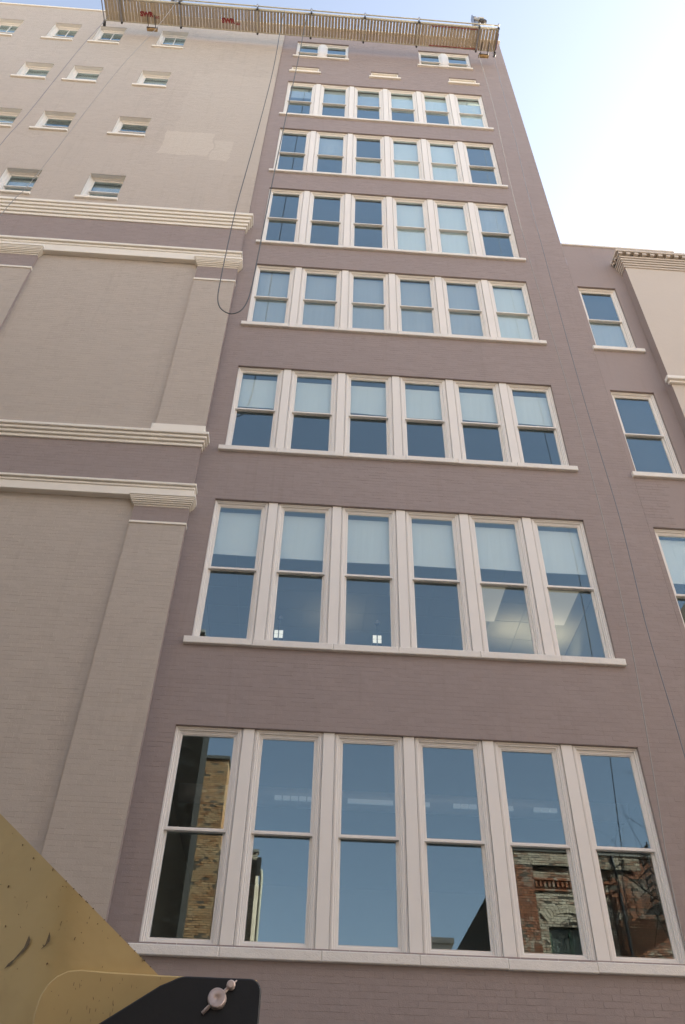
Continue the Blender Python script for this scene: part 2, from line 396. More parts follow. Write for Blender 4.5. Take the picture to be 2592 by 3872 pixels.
# ---- windows
CAS = [(.002, .165), (.002, .045), (.022, .045), (.028, .058), (.044, .058), (.050, .082), (.062, .082), (.062, .165)]
def sash_mesh(w_, h, btm, top, yo):
    m = MB(); s_ = .034
    i = lambda d: (d, d, btm*d/s_ if d else 0, top*d/s_ if d else 0)
    m.rings(0, w_, 0, h, [(0, yo+.04), (0, yo), (i(.020), yo), (i(.026), yo+.010), (i(s_), yo+.010), (i(s_), yo+.04)])
    return m
cache = {}
def pane_mesh(w_, h):
    m = MB(); m.box(0, w_, 0, .006, 0, h); return m
def make_window(parent, x0, z0, z1, W, y=0.0, blinds=None, muntin=False, casing=CAS, deep=0.0, label=None):
    """window > sash, pane, blind.   blinds = list of (fraction from, fraction to of the opening height, kind)"""
    H = z1-z0; key = (round(W, 3), round(H, 3), muntin, deep)
    px, py, pz = worldloc(parent)
    if key not in cache:
        c = MB()
        prof = [(i, yy+deep) for i, yy in casing]
        if deep: prof = [(.003, -.0), (.006, deep+.04)]+prof[2:]
        c.rings(0, W, 0, H, prof)
        ci = .062; iw, ih = W-2*ci, H-2*ci; mid = ih/2
        up = sash_mesh(iw, ih-mid+.022, .042, .036, .088+deep); lo = sash_mesh(iw, mid+.022, .055, .042, .130+deep)
        if muntin:
            up.box(iw/2-.011, iw/2+.011, .100+deep, .125+deep, .04, ih-mid-.014); lo.box(iw/2-.011, iw/2+.011, .142+deep, .165+deep, .05, mid-.02)
        gw = iw-.068
        gu = ih-mid+.022-.042-.036; gl = mid+.022-.055-.042
        cache[key] = (c.mesh('window', M_casing), up.mesh('sash', M_casing), lo.mesh('sash', M_casing), pane_mesh(gw, gu).mesh('pane', M_glass), pane_mesh(gw, gl).mesh('pane', M_glass), ci, mid, gw)
        for q in cache[key][:3]: clean(q)
    c, up, lo, pu, pl, ci, mid, gw = cache[key]
    hem = random.gauss(0, .006)
    wo = link('window', c, None, parent); wo.location = (x0-px, y-py, z0-pz)
    if label: wo['label'] = label
    a = link('sash', up, None, wo); a.location = (ci, 0, ci+mid-.022)
    b = link('sash', lo, None, wo); b.location = (ci, 0, ci)
    p1 = link('pane', pu, None, wo); p1.location = (ci+.034, .108+deep, ci+mid-.022+.042)
    p2 = link('pane', pl, None, wo); p2.location = (ci+.034, .150+deep, ci+.055)
    # tiny out-of-true of each pane, as real glazing has
    p1.rotation_euler = (random.gauss(0, .0012), 0, random.gauss(0, .0012)); p2.rotation_euler = (random.gauss(0, .0012), 0, random.gauss(0, .0012))
    for (f0, f1, k) in (blinds or []):
        m = MB(); a_, b_ = ci+.01, W-ci-.01; h0, h1 = H*f0-hem, H*f0+hem
        cols = [a_+(b_-a_)*q/8 for q in range(9)]; dy = [.195+deep+.004*math.sin(q*1.7+x0*5) for q in range(9)]
        for q in range(8):
            za, zb_ = h0+(h1-h0)*q/8, h0+(h1-h0)*(q+1)/8
            m.raw([(cols[q], dy[q], za), (cols[q+1], dy[q+1], zb_), (cols[q+1], .195+deep, H*f1), (cols[q], .195+deep, H*f1), (cols[q], dy[q]+.002, za), (cols[q+1], dy[q+1]+.002, zb_), (cols[q+1], .197+deep, H*f1), (cols[q], .197+deep, H*f1)], [(0, 1, 2, 3), (7, 6, 5, 4), (0, 4, 5, 1)])
        m.raw([(a_, .189+deep, h0-.02), (b_, .189+deep, h1-.02), (b_, .189+deep, h1), (a_, .189+deep, h0), (a_, .205+deep, h0-.02), (b_, .205+deep, h1-.02), (b_, .205+deep, h1), (a_, .205+deep, h0)], [(0, 1, 2, 3), (5, 4, 7, 6), (4, 5, 1, 0), (3, 2, 6, 7), (0, 3, 7, 4), (1, 5, 6, 2)])
        bo = link('blind', m.mesh('blind', M_blind2 if k else M_blind), None, wo)
    return wo
def sill(parent, x0, x1, z, y=0.0, h=.11, n=1, proj=.06, mat=None):
    cuts = [x0]+sorted(x0+(x1-x0)*((i+1)/n)+(random.uniform(-.12, .12)) for i in range(n-1))+[x1]
    for i in range(n):
        m = MB(); dz = random.uniform(-.004, .004); dy = random.uniform(-.003, .003)
        m.cbox(cuts[i]+(.0007 if i else 0), cuts[i+1]-(.0007 if i < n-1 else 0), y-proj+dy, y+.10, z-h+dz, z+dz, .008)
        me = m.mesh('sill', mat or M_sill, worldloc(parent)); clean(me); link('sill', me, None, parent)
B = {}
W0 = (.0, 1, 0)
for ri, (z0, z1) in enumerate(ROWS):
    for i in range(6):
        bl = None
        if ri == 1: bl = [(.63+random.uniform(-.004, .004), .955, 0)]
        if ri == 2: bl = [(.575+random.uniform(-.01, .006), .925, 0)]
        if ri == 3: bl = [(.03, .97, 1)] if i < 5 else [(.03, .97, 0)]
        if ri == 4: bl = {3: [(.03, .97, 0)], 4: [(.03, .97, 0)], 5: [(.53, .97, 1)]}.get(i)
        if ri == 5: bl = {0: None, 1: [(.6, .97, 1)], 2: [(.15, .5, 1)], 3: [(.03, .97, 0)], 4: [(.03, .97, 0)]}.get(i)
        if ri == 6: bl = {0: [(.7, .97, 1)], 1: [(.6, .97, 1)], 2: [(.55, .97, 1)], 3: [(.5, .97, 0)], 4: [(.5, .97, 0)], 5: [(.03, .97, 0)]}.get(i)
        make_window(tower, i*PITCH, z0, z1, WIN, 0, bl)
        if i < 5:
            m = MB(); xa = i*PITCH+WIN; xb = (i+1)*PITCH
            m.cbox(xa+.020, xb-.020, .026, .16, z0, z1-.001, .004); m.box(xa+.010, xa+.0195, .068, .16, z0, z1-.001); m.box(xb-.0195, xb-.010, .068, .16, z0, z1-.001); m.box(xa+.0005, xa+.0095, .044, .16, z0, z1-.001); m.box(xb-.0095, xb-.0005, .044, .16, z0, z1-.001)
            me = m.mesh('mullion', M_casing, worldloc(tower)); clean(me); link('mullion', me, None, tower)
    sill(tower, -.095, BW+.105, z0, 0, .11 if ri < 4 else .09, 6)
for a, b in TOPW:
    wd = (b-a-.15)/2
    make_window(tower, a, TZ[0], TZ[1], wd); make_window(tower, b-wd, TZ[0], TZ[1], wd)
    m = MB(); m.cbox(a+wd, b-wd, .035, .16, TZ[0], TZ[1]-.001, .004); me = m.mesh('mullion', M_casing); clean(me); link('mullion', me, None, tower)
    sill(tower, a-.08, b+.03, TZ[0], 0, .09, 2)
for a, b in VENT:
    m = MB(); m.rings(a, b, VZ[0], VZ[1], [(0, .16), (0, .03), (.045, .03), (.045, .08)], cap=True); me = m.mesh('blind_panel', M_cream); clean(me); link('blind_panel', me, None, tower)
    sill(tower, a-.06, b+.07, VZ[0], 0, .09, 1, mat=M_cream)
# rooms behind each row (floor, ceiling, back wall)
FL = [2.9, 7.55, 11.6, 15.3, 18.95, 22.65, 26.3, 30.6, 33.9]
for k in range(len(FL)-1):
    za, zb = FL[k]+.15, FL[k+1]-.30
    zb = max(zb, (ROWS+[(0, TZ[1])])[k][1]+.05)
    m = MB(); x0, x1, y0, y1 = -.35, TR-.22, .21, 6.8
    m.face([(x0, y0, za), (x1, y0, za), (x1, y1, za), (x0, y1, za)]); m.face([(x0, y1, za), (x1, y1, za), (x1, y1, zb), (x0, y1, zb)])
    m.face([(x0, y0, za), (x0, y1, za), (x0, y1, zb), (x0, y0, zb)]); m.face([(x1, y1, za), (x1, y0, za), (x1, y0, zb), (x1, y1, zb)])
    room = m.build('room', M_room, tower)
    if k == 1:     # tiled office ceiling seen through the glass, grid of tiles with thin recessed joints
        m = MB(); n = 0
        for i in range(12):
            for j in range(11):
                xa, ya = x0+.62*i, y0+.02+.61*j
                if xa+.6 > x1: continue
                m.box(xa+.006, min(xa+.614, x1), ya+.006, min(ya+.604, y1), zb, zb+.02)
        m.box(x0, x1, y0, y1, zb+.021, zb+.04)
    else:
        m = MB(); m.box(x0, x1, y0, y1, zb, zb+.03)
    cl = m.build('ceiling', M_ceil if k == 1 else M_room, tower)
    if k == 1:
        for (lx, ly) in ((4.75, 2.1), (6.15, 2.1), (6.15, 4.5)):
            m = MB(); m.box(lx, lx+.58, ly, ly+1.2, zb-.012, zb-.004); m.build('glow_panel', M_warm, cl)  # added glowing panels for the warm patch on the ceiling
    if k == 1:
        for (lx, ly, e_) in ((5.7, 3.5, 1.1), (6.6, 3.7, 1.3), (2.2, 3.4, .35)):  # last entry is an added weak fill, brightening the tiled ceiling
            ll = bpy.data.lights.new('uplight', 'SPOT'); ll.energy = e_*6; ll.color = (1, .80, .50); ll.spot_size = math.radians(120); ll.spot_blend = 1; ll.shadow_soft_size = .1
            lo = bpy.data.objects.new('uplight', ll); COL.objects.link(lo); lo.location = (lx, ly, zb-.9); lo.rotation_euler = (PI, 0, 0); lo.parent = cl
            m = MB(); m.tube([(lx, ly, zb-1.0), (lx, ly, zb-.92)], [.06, .13], 12); m.tube([(lx, ly, za), (lx, ly, zb-1.0)], .012, 6); m.build('uplighter', M_steel, cl)
    if k == 0:     # round duct; louvred lamp strips, their glow also painting the duct's highlights
        dz = 7.12
        m = MB(); m.tube([(-.2+i*.15, 2.6, dz+.12) for i in range(48)], [.20+(.006 if i % 2 else 0) for i in range(48)], 16); m.build('duct', M_duct, cl)
        for (lx, n) in ((1.30, 6), (2.42, 1), (3.45, 2), (4.05, 3), (4.62, 3), (5.3, 3), (5.95, 1)):
            lam = MB(); L = .70 if n == 1 and lx < 3 else .16
            for q in range(n): lam.box(lx+q*.125, lx+q*.125+(L if n == 1 else .108), 2.25, 2.30, dz-.12, dz-.06)
            lm = lam.build('lamp_tube', M_lamp, cl)
    if k == 1:
        for lx in (1.20, 2.76):
            lm = MB(); lm.tube([(lx, .9, za), (lx, .9, za+1.66)], .010, 6); lm.tube([(lx, .9, za+1.65), (lx, .9, za+1.68), (lx, .9, za+1.71), (lx, .9, za+1.74)], [.018, .045, .045, .018], 10); lm.build('lamp_stem', M_steel, cl)
            lm = MB(); lm.box(lx-.075, lx+.075, .91, .96, za+1.31, za+1.47); lm.build('lamp_body', M_iron, cl)
            for dx in (-.036, .036):
                for dz_ in (0, .075): lm = MB(); lm.box(lx+dx-.032, lx+dx+.032, .90, .908, za+1.318+dz_, za+1.384+dz_); lm.build('lamp_tube', M_lamp2, cl)

# left small windows
for (x0, x1, z0, z1, mu) in LW:
    wo = make_window(tower, x0, z0, z1, x1-x0, -.045, None if random.random() < .3 else [(.5 if mu else .25, .9, 1)], muntin=mu, deep=.07)
    sill(tower, x0-.09, x1+.04, z0, -.049, .09, 1, .05, M_cream)
# ---- cornices, fascias, pilasters of the beige section
def steps(zt, zb, yt, yb, n, x1t, x1b, name, mat=M_cream, x0=-16, lip=.012):
    """stepped moulding: n bands stepping back downwards, each with its mitred return at the right end"""
    for i in range(n):
        a = zt-(zt-zb)*i/n; b = zt-(zt-zb)*(i+1)/n; t = i/max(1, n-1)
        yf = yt+(yb-yt)*t; xr = x1t+(x1b-x1t)*t
        m = MB(); m.cbox(x0, xr, yf, .0, b+(.004 if i < n-1 else 0), a, .007)
        me = m.mesh(name, mat, worldloc(tower)); clean(me); link(name, me, None, tower)
def band(x0, x1, y, z0, z1, mat, name, seed, ret=True):
    """brick faced band (frieze or pilaster) standing in front of the beige wall"""
    m = MB(); m.box(x0, x1, y+.0010, -.02, z0, z1); m.cur = 1; m.box(x1+.0005, x1+.003, y+.001, -.02, z0, z1); o = m.build(name, [mat, M_mauve], tower)
    me = bricks_mesh('brickwork', brick_rects(x0, x1, z0, z1, [], seed=seed), (0, y, 0), (1, 0, 0), (0, -1, 0), mat); tag(link('brickwork', me, None, o), kind='stuff')
PY = -.11; PX1 = -.375; PX0 = -1.255
steps(20.24, 19.72, -.27, -.135, 5, -.235, -.36, 'cornice')
band(-16, -.385, PY, 18.58, 19.72, M_mauve, 'frieze', 3)
steps(18.58, 18.42, -.22, -.18, 2, -.32, -.34, 'cornice')
steps(18.42, 18.17, -.165, -.165, 1, -.345, -.345, 'fascia')
def cap(x0, x1, z0, z1, y0, y1):
    m = MB(); n = 6
    for i in range(n):
        t = i/n; s_ = math.sin(t*PI/2); yy = y1+(y0-y1)*s_; ex = (y1-yy)
        m.cbox(x0-ex*.8, x1+ex*.8, yy, .0, z0+(z1-z0)*t*.75, z0+(z1-z0)*(t+1/n)*.75+.0005, .003)
    m.cbox(x0-(y1-y0)*.9, x1+(y1-y0)*.9, y0-.012, .0, z0+(z1-z0)*.75, z1, .005)
    me = m.mesh('capital', M_cream, worldloc(tower)); clean(me); link('capital', me, None, tower)
for (xa, xb) in ((PX0, PX1), (PX0-4.385, PX1-4.385), (PX0-8.77, PX1-8.77), (PX0-13.155, PX1-13.155)):
    cap(xa, xb, 18.0, 18.28, -.22, PY-.01)
    band(xa, xb, PY, 17.52, 18.0, M_mauve, 'pilaster', 5)
    m = MB(); m.cbox(xa-.012, xb+.012, PY-.02, 0, 17.46, 17.52, .005); m.build('ring_moulding', M_cream, tower)
    band(xa, xb, PY, 12.70, 17.46, M_beige, 'pilaster', 6)
    m = MB(); m.cbox(xa-.06, xb+.01, PY-.045, 0, 12.45, 12.70, .01); m.build('plinth', M_cream, tower)
    cap(xa, xb, 10.72, 10.93, -.22, PY-.01)
    band(xa, xb, PY, 10.40, 10.72, M_mauve, 'pilaster', 7)
    m = MB(); m.cbox(xa-.012, xb+.012, PY-.02, 0, 10.355, 10.40, .005); m.build('ring_moulding', M_cream, tower)
    band(xa, xb, PY, .05, 10.355, M_beige, 'pilaster', 8)
steps(12.45, 12.17, -.245, -.14, 4, -.27, -.36, 'cornice')
band(-16, -.385, PY, 11.20, 12.17, M_mauve, 'frieze', 9)
steps(11.20, 11.09, -.215, -.18, 2, -.31, -.33, 'cornice')
steps(11.09, 10.915, -.165, -.165, 1, -.335, -.335, 'fascia')

# ------------------------------------------------------------------ the lower wing on the right
annex = empty('low_building', (12, 0, 0), 'lower mauve brick building on the right with single sash windows and a low parapet', 'building')
AX = TR+.002
WZ = [(4.3, 6.97), (8.33, 11.02), (12.30, 14.66), (16.07, 18.42)]
ah = [(AX+.075, AX+.075+.88, a, b) for a, b in WZ]
ATOP = 20.24
wb = MB(); wall_mesh(wb, AX, 34, 0, ATOP, .0006, ah, .17); wb.face([(34, .003, 0), (34, 18, 0), (34, 18, ATOP), (34, .003, ATOP)])  # length out of view extended to block light from the right
wall3 = wb.build('wall', M_mauve, annex)
rects = brick_rects(AX, 10.4, 0, ATOP-.02, ah, seed=4)
near = [q for q in rects if 9.0 < q[2] < 12.3 and q[1] < 7.3+.28*(q[2]-6.2)*.35]
near = near[:298]; ns = set(near)
brick_objects(near, -.001, wall3, M_mauve, 'mauve')
me = bricks_mesh('brickwork', [q for q in rects if q not in ns], (0, -.001, 0), (1, 0, 0), (0, -1, 0), M_mauve); tag(link('brickwork', me, None, wall3), kind='stuff')
for (a, b, z0, z1), bl in zip(ah, (None, [(.62, .96, 0)], None, [(.03, .5, 1)])):
    make_window(annex, a, z0, z1, b-a, 0, bl); sill(annex, a-.09, b+.13, z0, 0, .11, 1)
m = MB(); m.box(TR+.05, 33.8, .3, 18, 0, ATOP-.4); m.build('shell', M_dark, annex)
m = MB(); m.cbox(AX, 10.05, -.03, .35, ATOP, ATOP+.06, .01); m.cbox(10.055, 34, -.03, .35, ATOP-.08, ATOP-.02, .01); m.build('coping', M_sill, annex)
# projecting pale pier with corbelled cornice
PXL, PYF = 8.50, -.22
m = MB(); m.box(PXL+.004, 34, PYF+.0016, .0, 0, 19.05); m.cur = 1
m.face([(PXL, .0, 0), (PXL, PYF+.0016, 0), (PXL, PYF+.0016, 19.05), (PXL, .0, 19.05)]); pier = m.build('pier', [M_pier, M_mauve], annex)
me = bricks_mesh('brickwork', brick_rects(PXL, 22, 8, 19.05, [], seed=5), (0, PYF, 0), (1, 0, 0), (0, -1, 0), M_pier); tag(link('brickwork', me, None, pier), kind='stuff')
me = bricks_mesh('brickwork', brick_rects(PYF+.01, 0, 8, 19.0, [], seed=6), (PXL-.0012, 0, 0), (0, 1, 0), (-1, 0, 0), M_mauve); tag(link('brickwork', me, None, pier), kind='stuff')
for i in range(5):
    e = .022*(i+1); z = 19.0+.068*i
    m = MB(); m.cbox(PXL-e, 34, PYF-e, .0, z, z+.060, .004); me = m.mesh('corbel_course', [M_pier]); me.transform(Matrix.Translation((-12, 0, 0))); clean(me); link('corbel_course', me, None, annex)
m = MB()
for i in range(70): x = PXL-.13+i*.19; m.box(x, x+.095, PYF-.165, -.0, 19.345, 19.415)
for i in range(2): y = PYF-.02+i*.14; m.box(PXL-.165, PXL-.1, y, y+.07, 19.345, 19.415)
me = m.mesh('dentils', M_pier); me.transform(Matrix.Translation((-12, 0, 0))); link('dentils', me, None, annex)
m = MB(); m.cbox(PXL-.18, 34, PYF-.185, .0, 19.42, 19.50, .006); me = m.mesh('cornice', M_pier); me.transform(Matrix.Translation((-12, 0, 0))); clean(me); link('cornice', me, None, annex)
m = MB(); m.cbox(PXL-.09, 34, PYF-.11, PYF+.02, 14.74, 14.84, .01); m.cbox(PXL-.05, 34, PYF-.06, PYF+.02, 14.68, 14.74, .01); me = m.mesh('ledge', M_sill); me.transform(Matrix.Translation((-12, 0, 0))); clean(me); link('ledge', me, None, annex)

# ------------------------------------------------------------------ suspended work platform
DX0, DX1 = -6.33, 6.83
def dz_at(x): return 32.33-.0125*x
st = empty('suspended_work_platform', (0, -.75, 32.33), 'long slatted work platform hung below the roof edge with red lettering underneath', 'work platform')
YI, YO = -.42, -1.08
joints = [-6.36, -5.774, -3.797, -1.228, .559, 2.339, 4.139, 6.158, 6.80]
mods = [(-6.36, -3.797, 0), (-3.797, -1.228, 1), (-1.228, .559, 2), (.559, 2.339, 2), (2.339, 4.139, 2), (4.139, 6.83, 0)]
pitch = .1075; x = DX0+.03; k = 0
meshes = {}
while x < DX1-.08:
    mi = [q[2] for q in mods if q[0] <= x < q[1]][0]
    gapw = random.choice((.020, .024, .030)) if mi == 2 else random.choice((.006, .011, .015, .018))
    key = (mi, gapw, k % 3)
    if key not in meshes:
        m = MB(); wv = (pitch-gapw)/2; m.box(-wv, wv, YO+.03+.75, YI-.015+.75, -.011, .011)
        meshes[key] = m.mesh('slat', M_slat[mi])
    o = link('slat', meshes[key], None, st); o.location = (x+pitch/2, 0, dz_at(x)-32.33); o.rotation_euler = (0, random.gauss(.0125, .01), random.gauss(0, .004))
    x += pitch; k += 1
def sbox(name, x0, x1, y0, y1, za, zb, mat):
    m = MB()
    m.raw([(x0, y0, dz_at(x0)+za), (x1, y0, dz_at(x1)+za), (x1, y1, dz_at(x1)+za), (x0, y1, dz_at(x0)+za), (x0, y0, dz_at(x0)+zb), (x1, y0, dz_at(x1)+zb), (x1, y1, dz_at(x1)+zb), (x0, y1, dz_at(x0)+zb)],
          [(3, 2, 1, 0), (4, 5, 6, 7), (0, 1, 5, 4), (1, 2, 6, 5), (2, 3, 7, 6), (3, 0, 4, 7)])
    return m.build(name, mat, st)
for i, (a, b, mi) in enumerate(mods):
    m = MB(); m.tube([(a+.01, YO-.005, dz_at(a)+.03), (b-.01, YO-.005, dz_at(b)+.03)], .040, 10); m.build('outer_rail', M_alu, st)
    m = MB(); m.tube([(a+.01, YO-.09, dz_at(a)+.10), ((a+b)/2, YO-.09, dz_at(a/2+b/2)+.09), (b-.01, YO-.09, dz_at(b)+.10)], .022, 8); m.build('guard_rail', M_alu, st)
    sbox('inner_rail', a+.01, b-.01, YI-.015, YI+.02, -.025, .05, M_alu)
sbox('red_trim', 4.55, 6.10, YO+.035, YO+.050, -.035, -.012, M_red); sbox('red_trim', 4.55, 6.25, YI-.035, YI-.018, -.045, -.012, M_red)
sbox('red_trim', 6.80, 6.835, YO+.12, YI-.05, -.05, .03, M_red)
for i, xj in enumerate(joints):
    z = dz_at(xj)
    m = MB(); rr_ = .026 if i in (1, 7) else .017
    m.box(xj-rr_, xj+rr_, YO-.06, YI+.02, z-.055, z-.018); m.build('cross_beam', M_alu if 2 < i < 7 else M_steel, st)
    m = MB(); m.tube([(xj, YI+.03, z-.09), (xj, YI+.03, z-.0)], .034, 10); m.tube([(xj, YO-.04, z-.07), (xj, YO-.04, z+.10)], .03, 8); m.build('bumper', M_iron, st)
    m = MB(); m.tube([(xj-.03, YO-.11, z+.1), (xj-.01, YO-.13, z+.17), (xj+.03, YO-.11, z+.12)], .012, 6); m.build('clamp', M_steel, st)
for xj in (-6.36, 6.80):
    z = dz_at(xj); m = MB(); m.tube([(xj+.02, YI+.02, z-.05), (xj, YI+.10, z-.10), (xj-.01, YI+.16, z-.1)], [.04, .055, .04], 10); m.build('bumper', M_iron, st)
for xr in (-4.78, 6.45):
    z = dz_at(xr); m = MB(); m.tube([(xr-.17, -.24, z-.02), (xr+.17, -.24, z-.02)], .055, 14); m.build('roller', M_wood, st)
    m = MB()
    for s_ in (-1, 1): m.tube([(xr+s_*.12, YI-.28, z-.035), (xr+s_*.12, YI+.06, z-.03), (xr+s_*.18, -.24, z-.02)], .014, 6)
    m.tube([(xr-.19, -.30, z), (xr+.19, -.30, z)], .016, 6); m.build('roller_arm', M_iron, st)
# lettering under the deck
def lettering(txt, x, y, size, parent, mat, name='lettering'):
    cu = bpy.data.curves.new(name, 'FONT'); cu.body = txt; cu.size = size; cu.extrude = .0015; cu.offset = .012*size/.2; cu.resolution_u = 3
    tmp = bpy.data.objects.new('tmp', cu); COL.objects.link(tmp)
    bpy.context.view_layer.update(); me = bpy.data.meshes.new_from_object(tmp.evaluated_get(bpy.context.evaluated_depsgraph_get()))
    bpy.data.objects.remove(tmp)
    # text +x -> world x ; text +y -> world -y ; text normal -> world -z
    me.transform(Matrix(((1, 0, 0, x), (0, -1, 0, y+.75), (0, 0, -1, dz_at(x)-32.33-.0145), (0, 0, 0, 1)))); me.name = name
    link(name, me, mat, parent)
lettering('SWR', -5.13, -.63, .20, st, M_red); lettering('LLC', -4.66, -.60, .09, st, M_red)
lettering('SWR', -2.42, -.63, .20, st, M_red); lettering('LLC', -1.95, -.60, .09, st, M_red)
# hoists with stirrups
def hoist(x):
    z = dz_at(x)
    m = MB(); m.box(x-.05, x+.05, -1.12, -1.02, z+.05, z+.95); m.box(x-.13, x-.09, -1.16, -1.0, z+.05, z+1.05); m.tube([(x-.12, -1.1, z+1.0), (x+.05, -1.1, z+1.05)], .03, 8); h = m.build('hoist', M_steel, st)
    m = MB(); m.tube([(x+.02, -1.15, z+.75), (x+.02, -.95, z+.75)], .12, 16); m.build('drum', M_conc, h)
    m = MB(); m.tube([(x+.13, -1.08, z+.68), (x+.32, -1.08, z+.68)], .085, 16); m.tube([(x+.32, -1.08, z+.68), (x+.36, -1.08, z+.68)], .06, 12); m.build('motor', M_iron, h)
    m = MB(); m.box(x+.10, x+.28, -1.15, -1.0, z+.80, z+.95); m.build('gear_box', M_alu, h)
    m = MB(); m.box(x-.10, x-.03, -1.14, -1.04, z+.62, z+.78); m.box(x-.11, x-.04, -1.14, -1.04, z+.86, z+.98); m.build('control_box', M_iron, h)
hoist(6.10); hoist(-3.95)
# ropes and cables: small drift of the hanging wires as traced, at their real distance from the wall
def wire(name, pts, y, rad, mat, label, cat='rope', group=None, ys=None):
    # smooth resample
    P = [Vector((p[0], (ys[i] if ys else y), p[1])) for i, p in enumerate(pts)]; Q = []
    for i in range(len(P)-1):
        p0, p1, p2, p3 = P[max(i-1, 0)], P[i], P[i+1], P[min(i+2, len(P)-1)]
        for k in range(6):
            t = k/6; Q.append(.5*((2*p1)+(-p0+p2)*t+(2*p0-5*p1+4*p2-p3)*t*t+(-p0+3*p1-3*p2+p3)*t**3))
    Q.append(P[-1]); m = MB(); m.tube(Q, rad, 6); return tag(m.build(name, mat), label, cat, 'wire ropes hanging down the facade' if cat == 'rope' else None)
wire('suspension_rope', [(6.13, 33.0), (6.13, 31.22), (6.18, 27.08), (6.12, 23.56), (6.088, 20.9), (6.10, 18.27), (6.15, 16.2), (6.2, 14.2), (6.22, 12.16), (6.22, 10.45), (6.19, 9.15), (6.13, 7.8), (6.0, 6.13), (5.90, 4.8), (5.87, 2.5), (5.9, .15)], -.6, .0065, M_rope,
     'pale wire rope hanging down the wall just right of the six window columns')
wire('suspension_rope', [(6.64, 32.3), (6.626, 31.21), (6.566, 25.3), (6.485, 21.87), (6.465, 18.7), (6.45, 16.1), (6.453, 13.85), (6.477, 12.19), (6.50, 10.75), (6.48, 9.67), (6.445, 8.6), (6.455, 7.75), (6.475, 6.5), (6.47, 3), (6.47, .15)], -.6, .0065, M_rope2,
     'blue grey wire rope farthest right on the tall building, passing left of the single windows')
wire('suspension_rope', [(-6.17, 32.35), (-6.2, 31.6), (-6.378, 28.95), (-6.485, 26.29), (-6.578, 24), (-6.709, 22.14), (-6.80, 18), (-6.9, 10), (-6.95, .15)], -.6, .0065, M_rope2,
     'thin wire rope from the left end of the platform, crossing between the small windows')
wire('suspension_rope', [(-3.85, 33.4), (-3.887, 32.41), (-3.965, 31.1), (-4.13, 29.24), (-4.475, 26.44), (-4.735, 23.34), (-4.922, 20.64), (-5.062, 18.98), (-5.241, 17.69), (-5.6, 12), (-5.9, .15)], -1.15, .007, M_rope,
     'pale rope tied at the top rail and slanting down left over the beige wall')
wire('power_cable', [(-.352, 32.5), (-.350, 31.3), (-.30, 27.45), (-.335, 24.27), (-.408, 21.1), (-.462, 18.95), (-.462, 17.1), (-.45, 15.93), (-.427, 15.3), (-.334, 14.96), (-.14, 14.80), (.041, 14.91), (.142, 15.26), (.180, 15.93), (.20, 17.6), (.229, 20.3), (.288, 23.8), (.335, 26.2), (.382, 29.05), (.42, 32.3)], -1.1, .0115, M_cable,
     'dark electric cable hanging from the platform in one long loop', 'cable')

# ------------------------------------------------------------------ opposite side of the street (seen mirrored in the panes)
def facade(parent, x0, x1, z0, z1, y, mat, seed, holes=(), name='front_wall', mortar=None):
    m = MB(); hs = list(holes)
    xs = sorted({x0, x1, *[h[i] for h in hs for i in (0, 1)]}); zs = sorted({z0, z1, *[h[i] for h in hs for i in (2, 3)]})
    for i in range(len(xs)-1):
        for j in range(len(zs)-1):
            cx, cz = (xs[i]+xs[i+1])/2, (zs[j]+zs[j+1])/2
            if any(h[0] < cx < h[1] and h[2] < cz < h[3] for h in hs): continue
            m.face([(xs[i+1], y-.006, zs[j]), (xs[i], y-.006, zs[j]), (xs[i], y-.006, zs[j+1]), (xs[i+1], y-.006, zs[j+1])])
    for h in hs:
        m.rings(h[0], h[1], h[2], h[3], [(0, y), (0, y-.2)])
    o = m.build(name, mortar or M_mortar, parent)
    me = bricks_mesh('brickwork', brick_rects(x0, x1, z0, z1, hs, seed=seed, gap=.014), (0, y, 0), (1, 0, 0), (0, 1, 0), mat, jitter=.004, back=.008)
    pl = worldloc(parent); me.transform(Matrix.Translation((-pl[0], -pl[1], -pl[2])))
    tag(link('brickwork', me, None, o), kind='stuff'); return o
# dark building, left: its shade is put into the brick and mortar colours
b = empty('brick_building', (-8, -14, 0), 'dark brown brick building across the street, reflected at the left of the lowest window row', 'building')
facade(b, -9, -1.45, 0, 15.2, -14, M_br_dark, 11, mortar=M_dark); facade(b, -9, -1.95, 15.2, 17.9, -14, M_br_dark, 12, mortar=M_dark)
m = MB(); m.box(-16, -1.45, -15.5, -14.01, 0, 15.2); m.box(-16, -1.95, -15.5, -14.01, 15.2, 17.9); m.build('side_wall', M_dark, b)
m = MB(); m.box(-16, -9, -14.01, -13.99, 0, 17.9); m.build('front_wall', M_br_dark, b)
m = MB(); m.box(-16, -1.9, -14.06, -13.7, 17.9, 18.0); m.build('coping', M_conc, b)
# golden brick tower and its pale lower neighbour
b = empty('brick_tower', (-1.3, -15.7, 0), 'tall narrow golden brick building across the street, reflected in the lowest left window', 'building')
facade(b, -3.0, -.73, 4, 14.35, -15.7, M_br_gold, 13); m = MB(); m.box(-3.0, -.735, -24, -15.71, 0, 14.35); m.build('side_wall', M_br_gold, b)
m = MB(); m.box(-3.05, -.69, -24, -15.62, 14.35, 14.45); m.build('coping', M_roof, b)
b = empty('low_brick_building', (-.3, -15.8, 0), 'narrow pale flaking brick building across the street beside a drainpipe, reflected in the second window', 'building')
facade(b, -.72, .50, 3, 11.30, -15.8, M_br_pale, 14); m = MB(); m.box(-.72, .495, -22, -15.81, 0, 11.30); m.build('side_wall', M_br_pale, b)
m = MB(); m.box(-.72, .54, -16.0, -15.75, 11.30, 11.38); m.build('coping', M_conc, b)
m = MB(); m.tube([(.56, -15.7, 10.75), (.66, -15.7, 10.72), (.68, -15.7, 10.5), (.66, -15.7, 3)], .055, 8); m.build('drainpipe', M_alu, b)
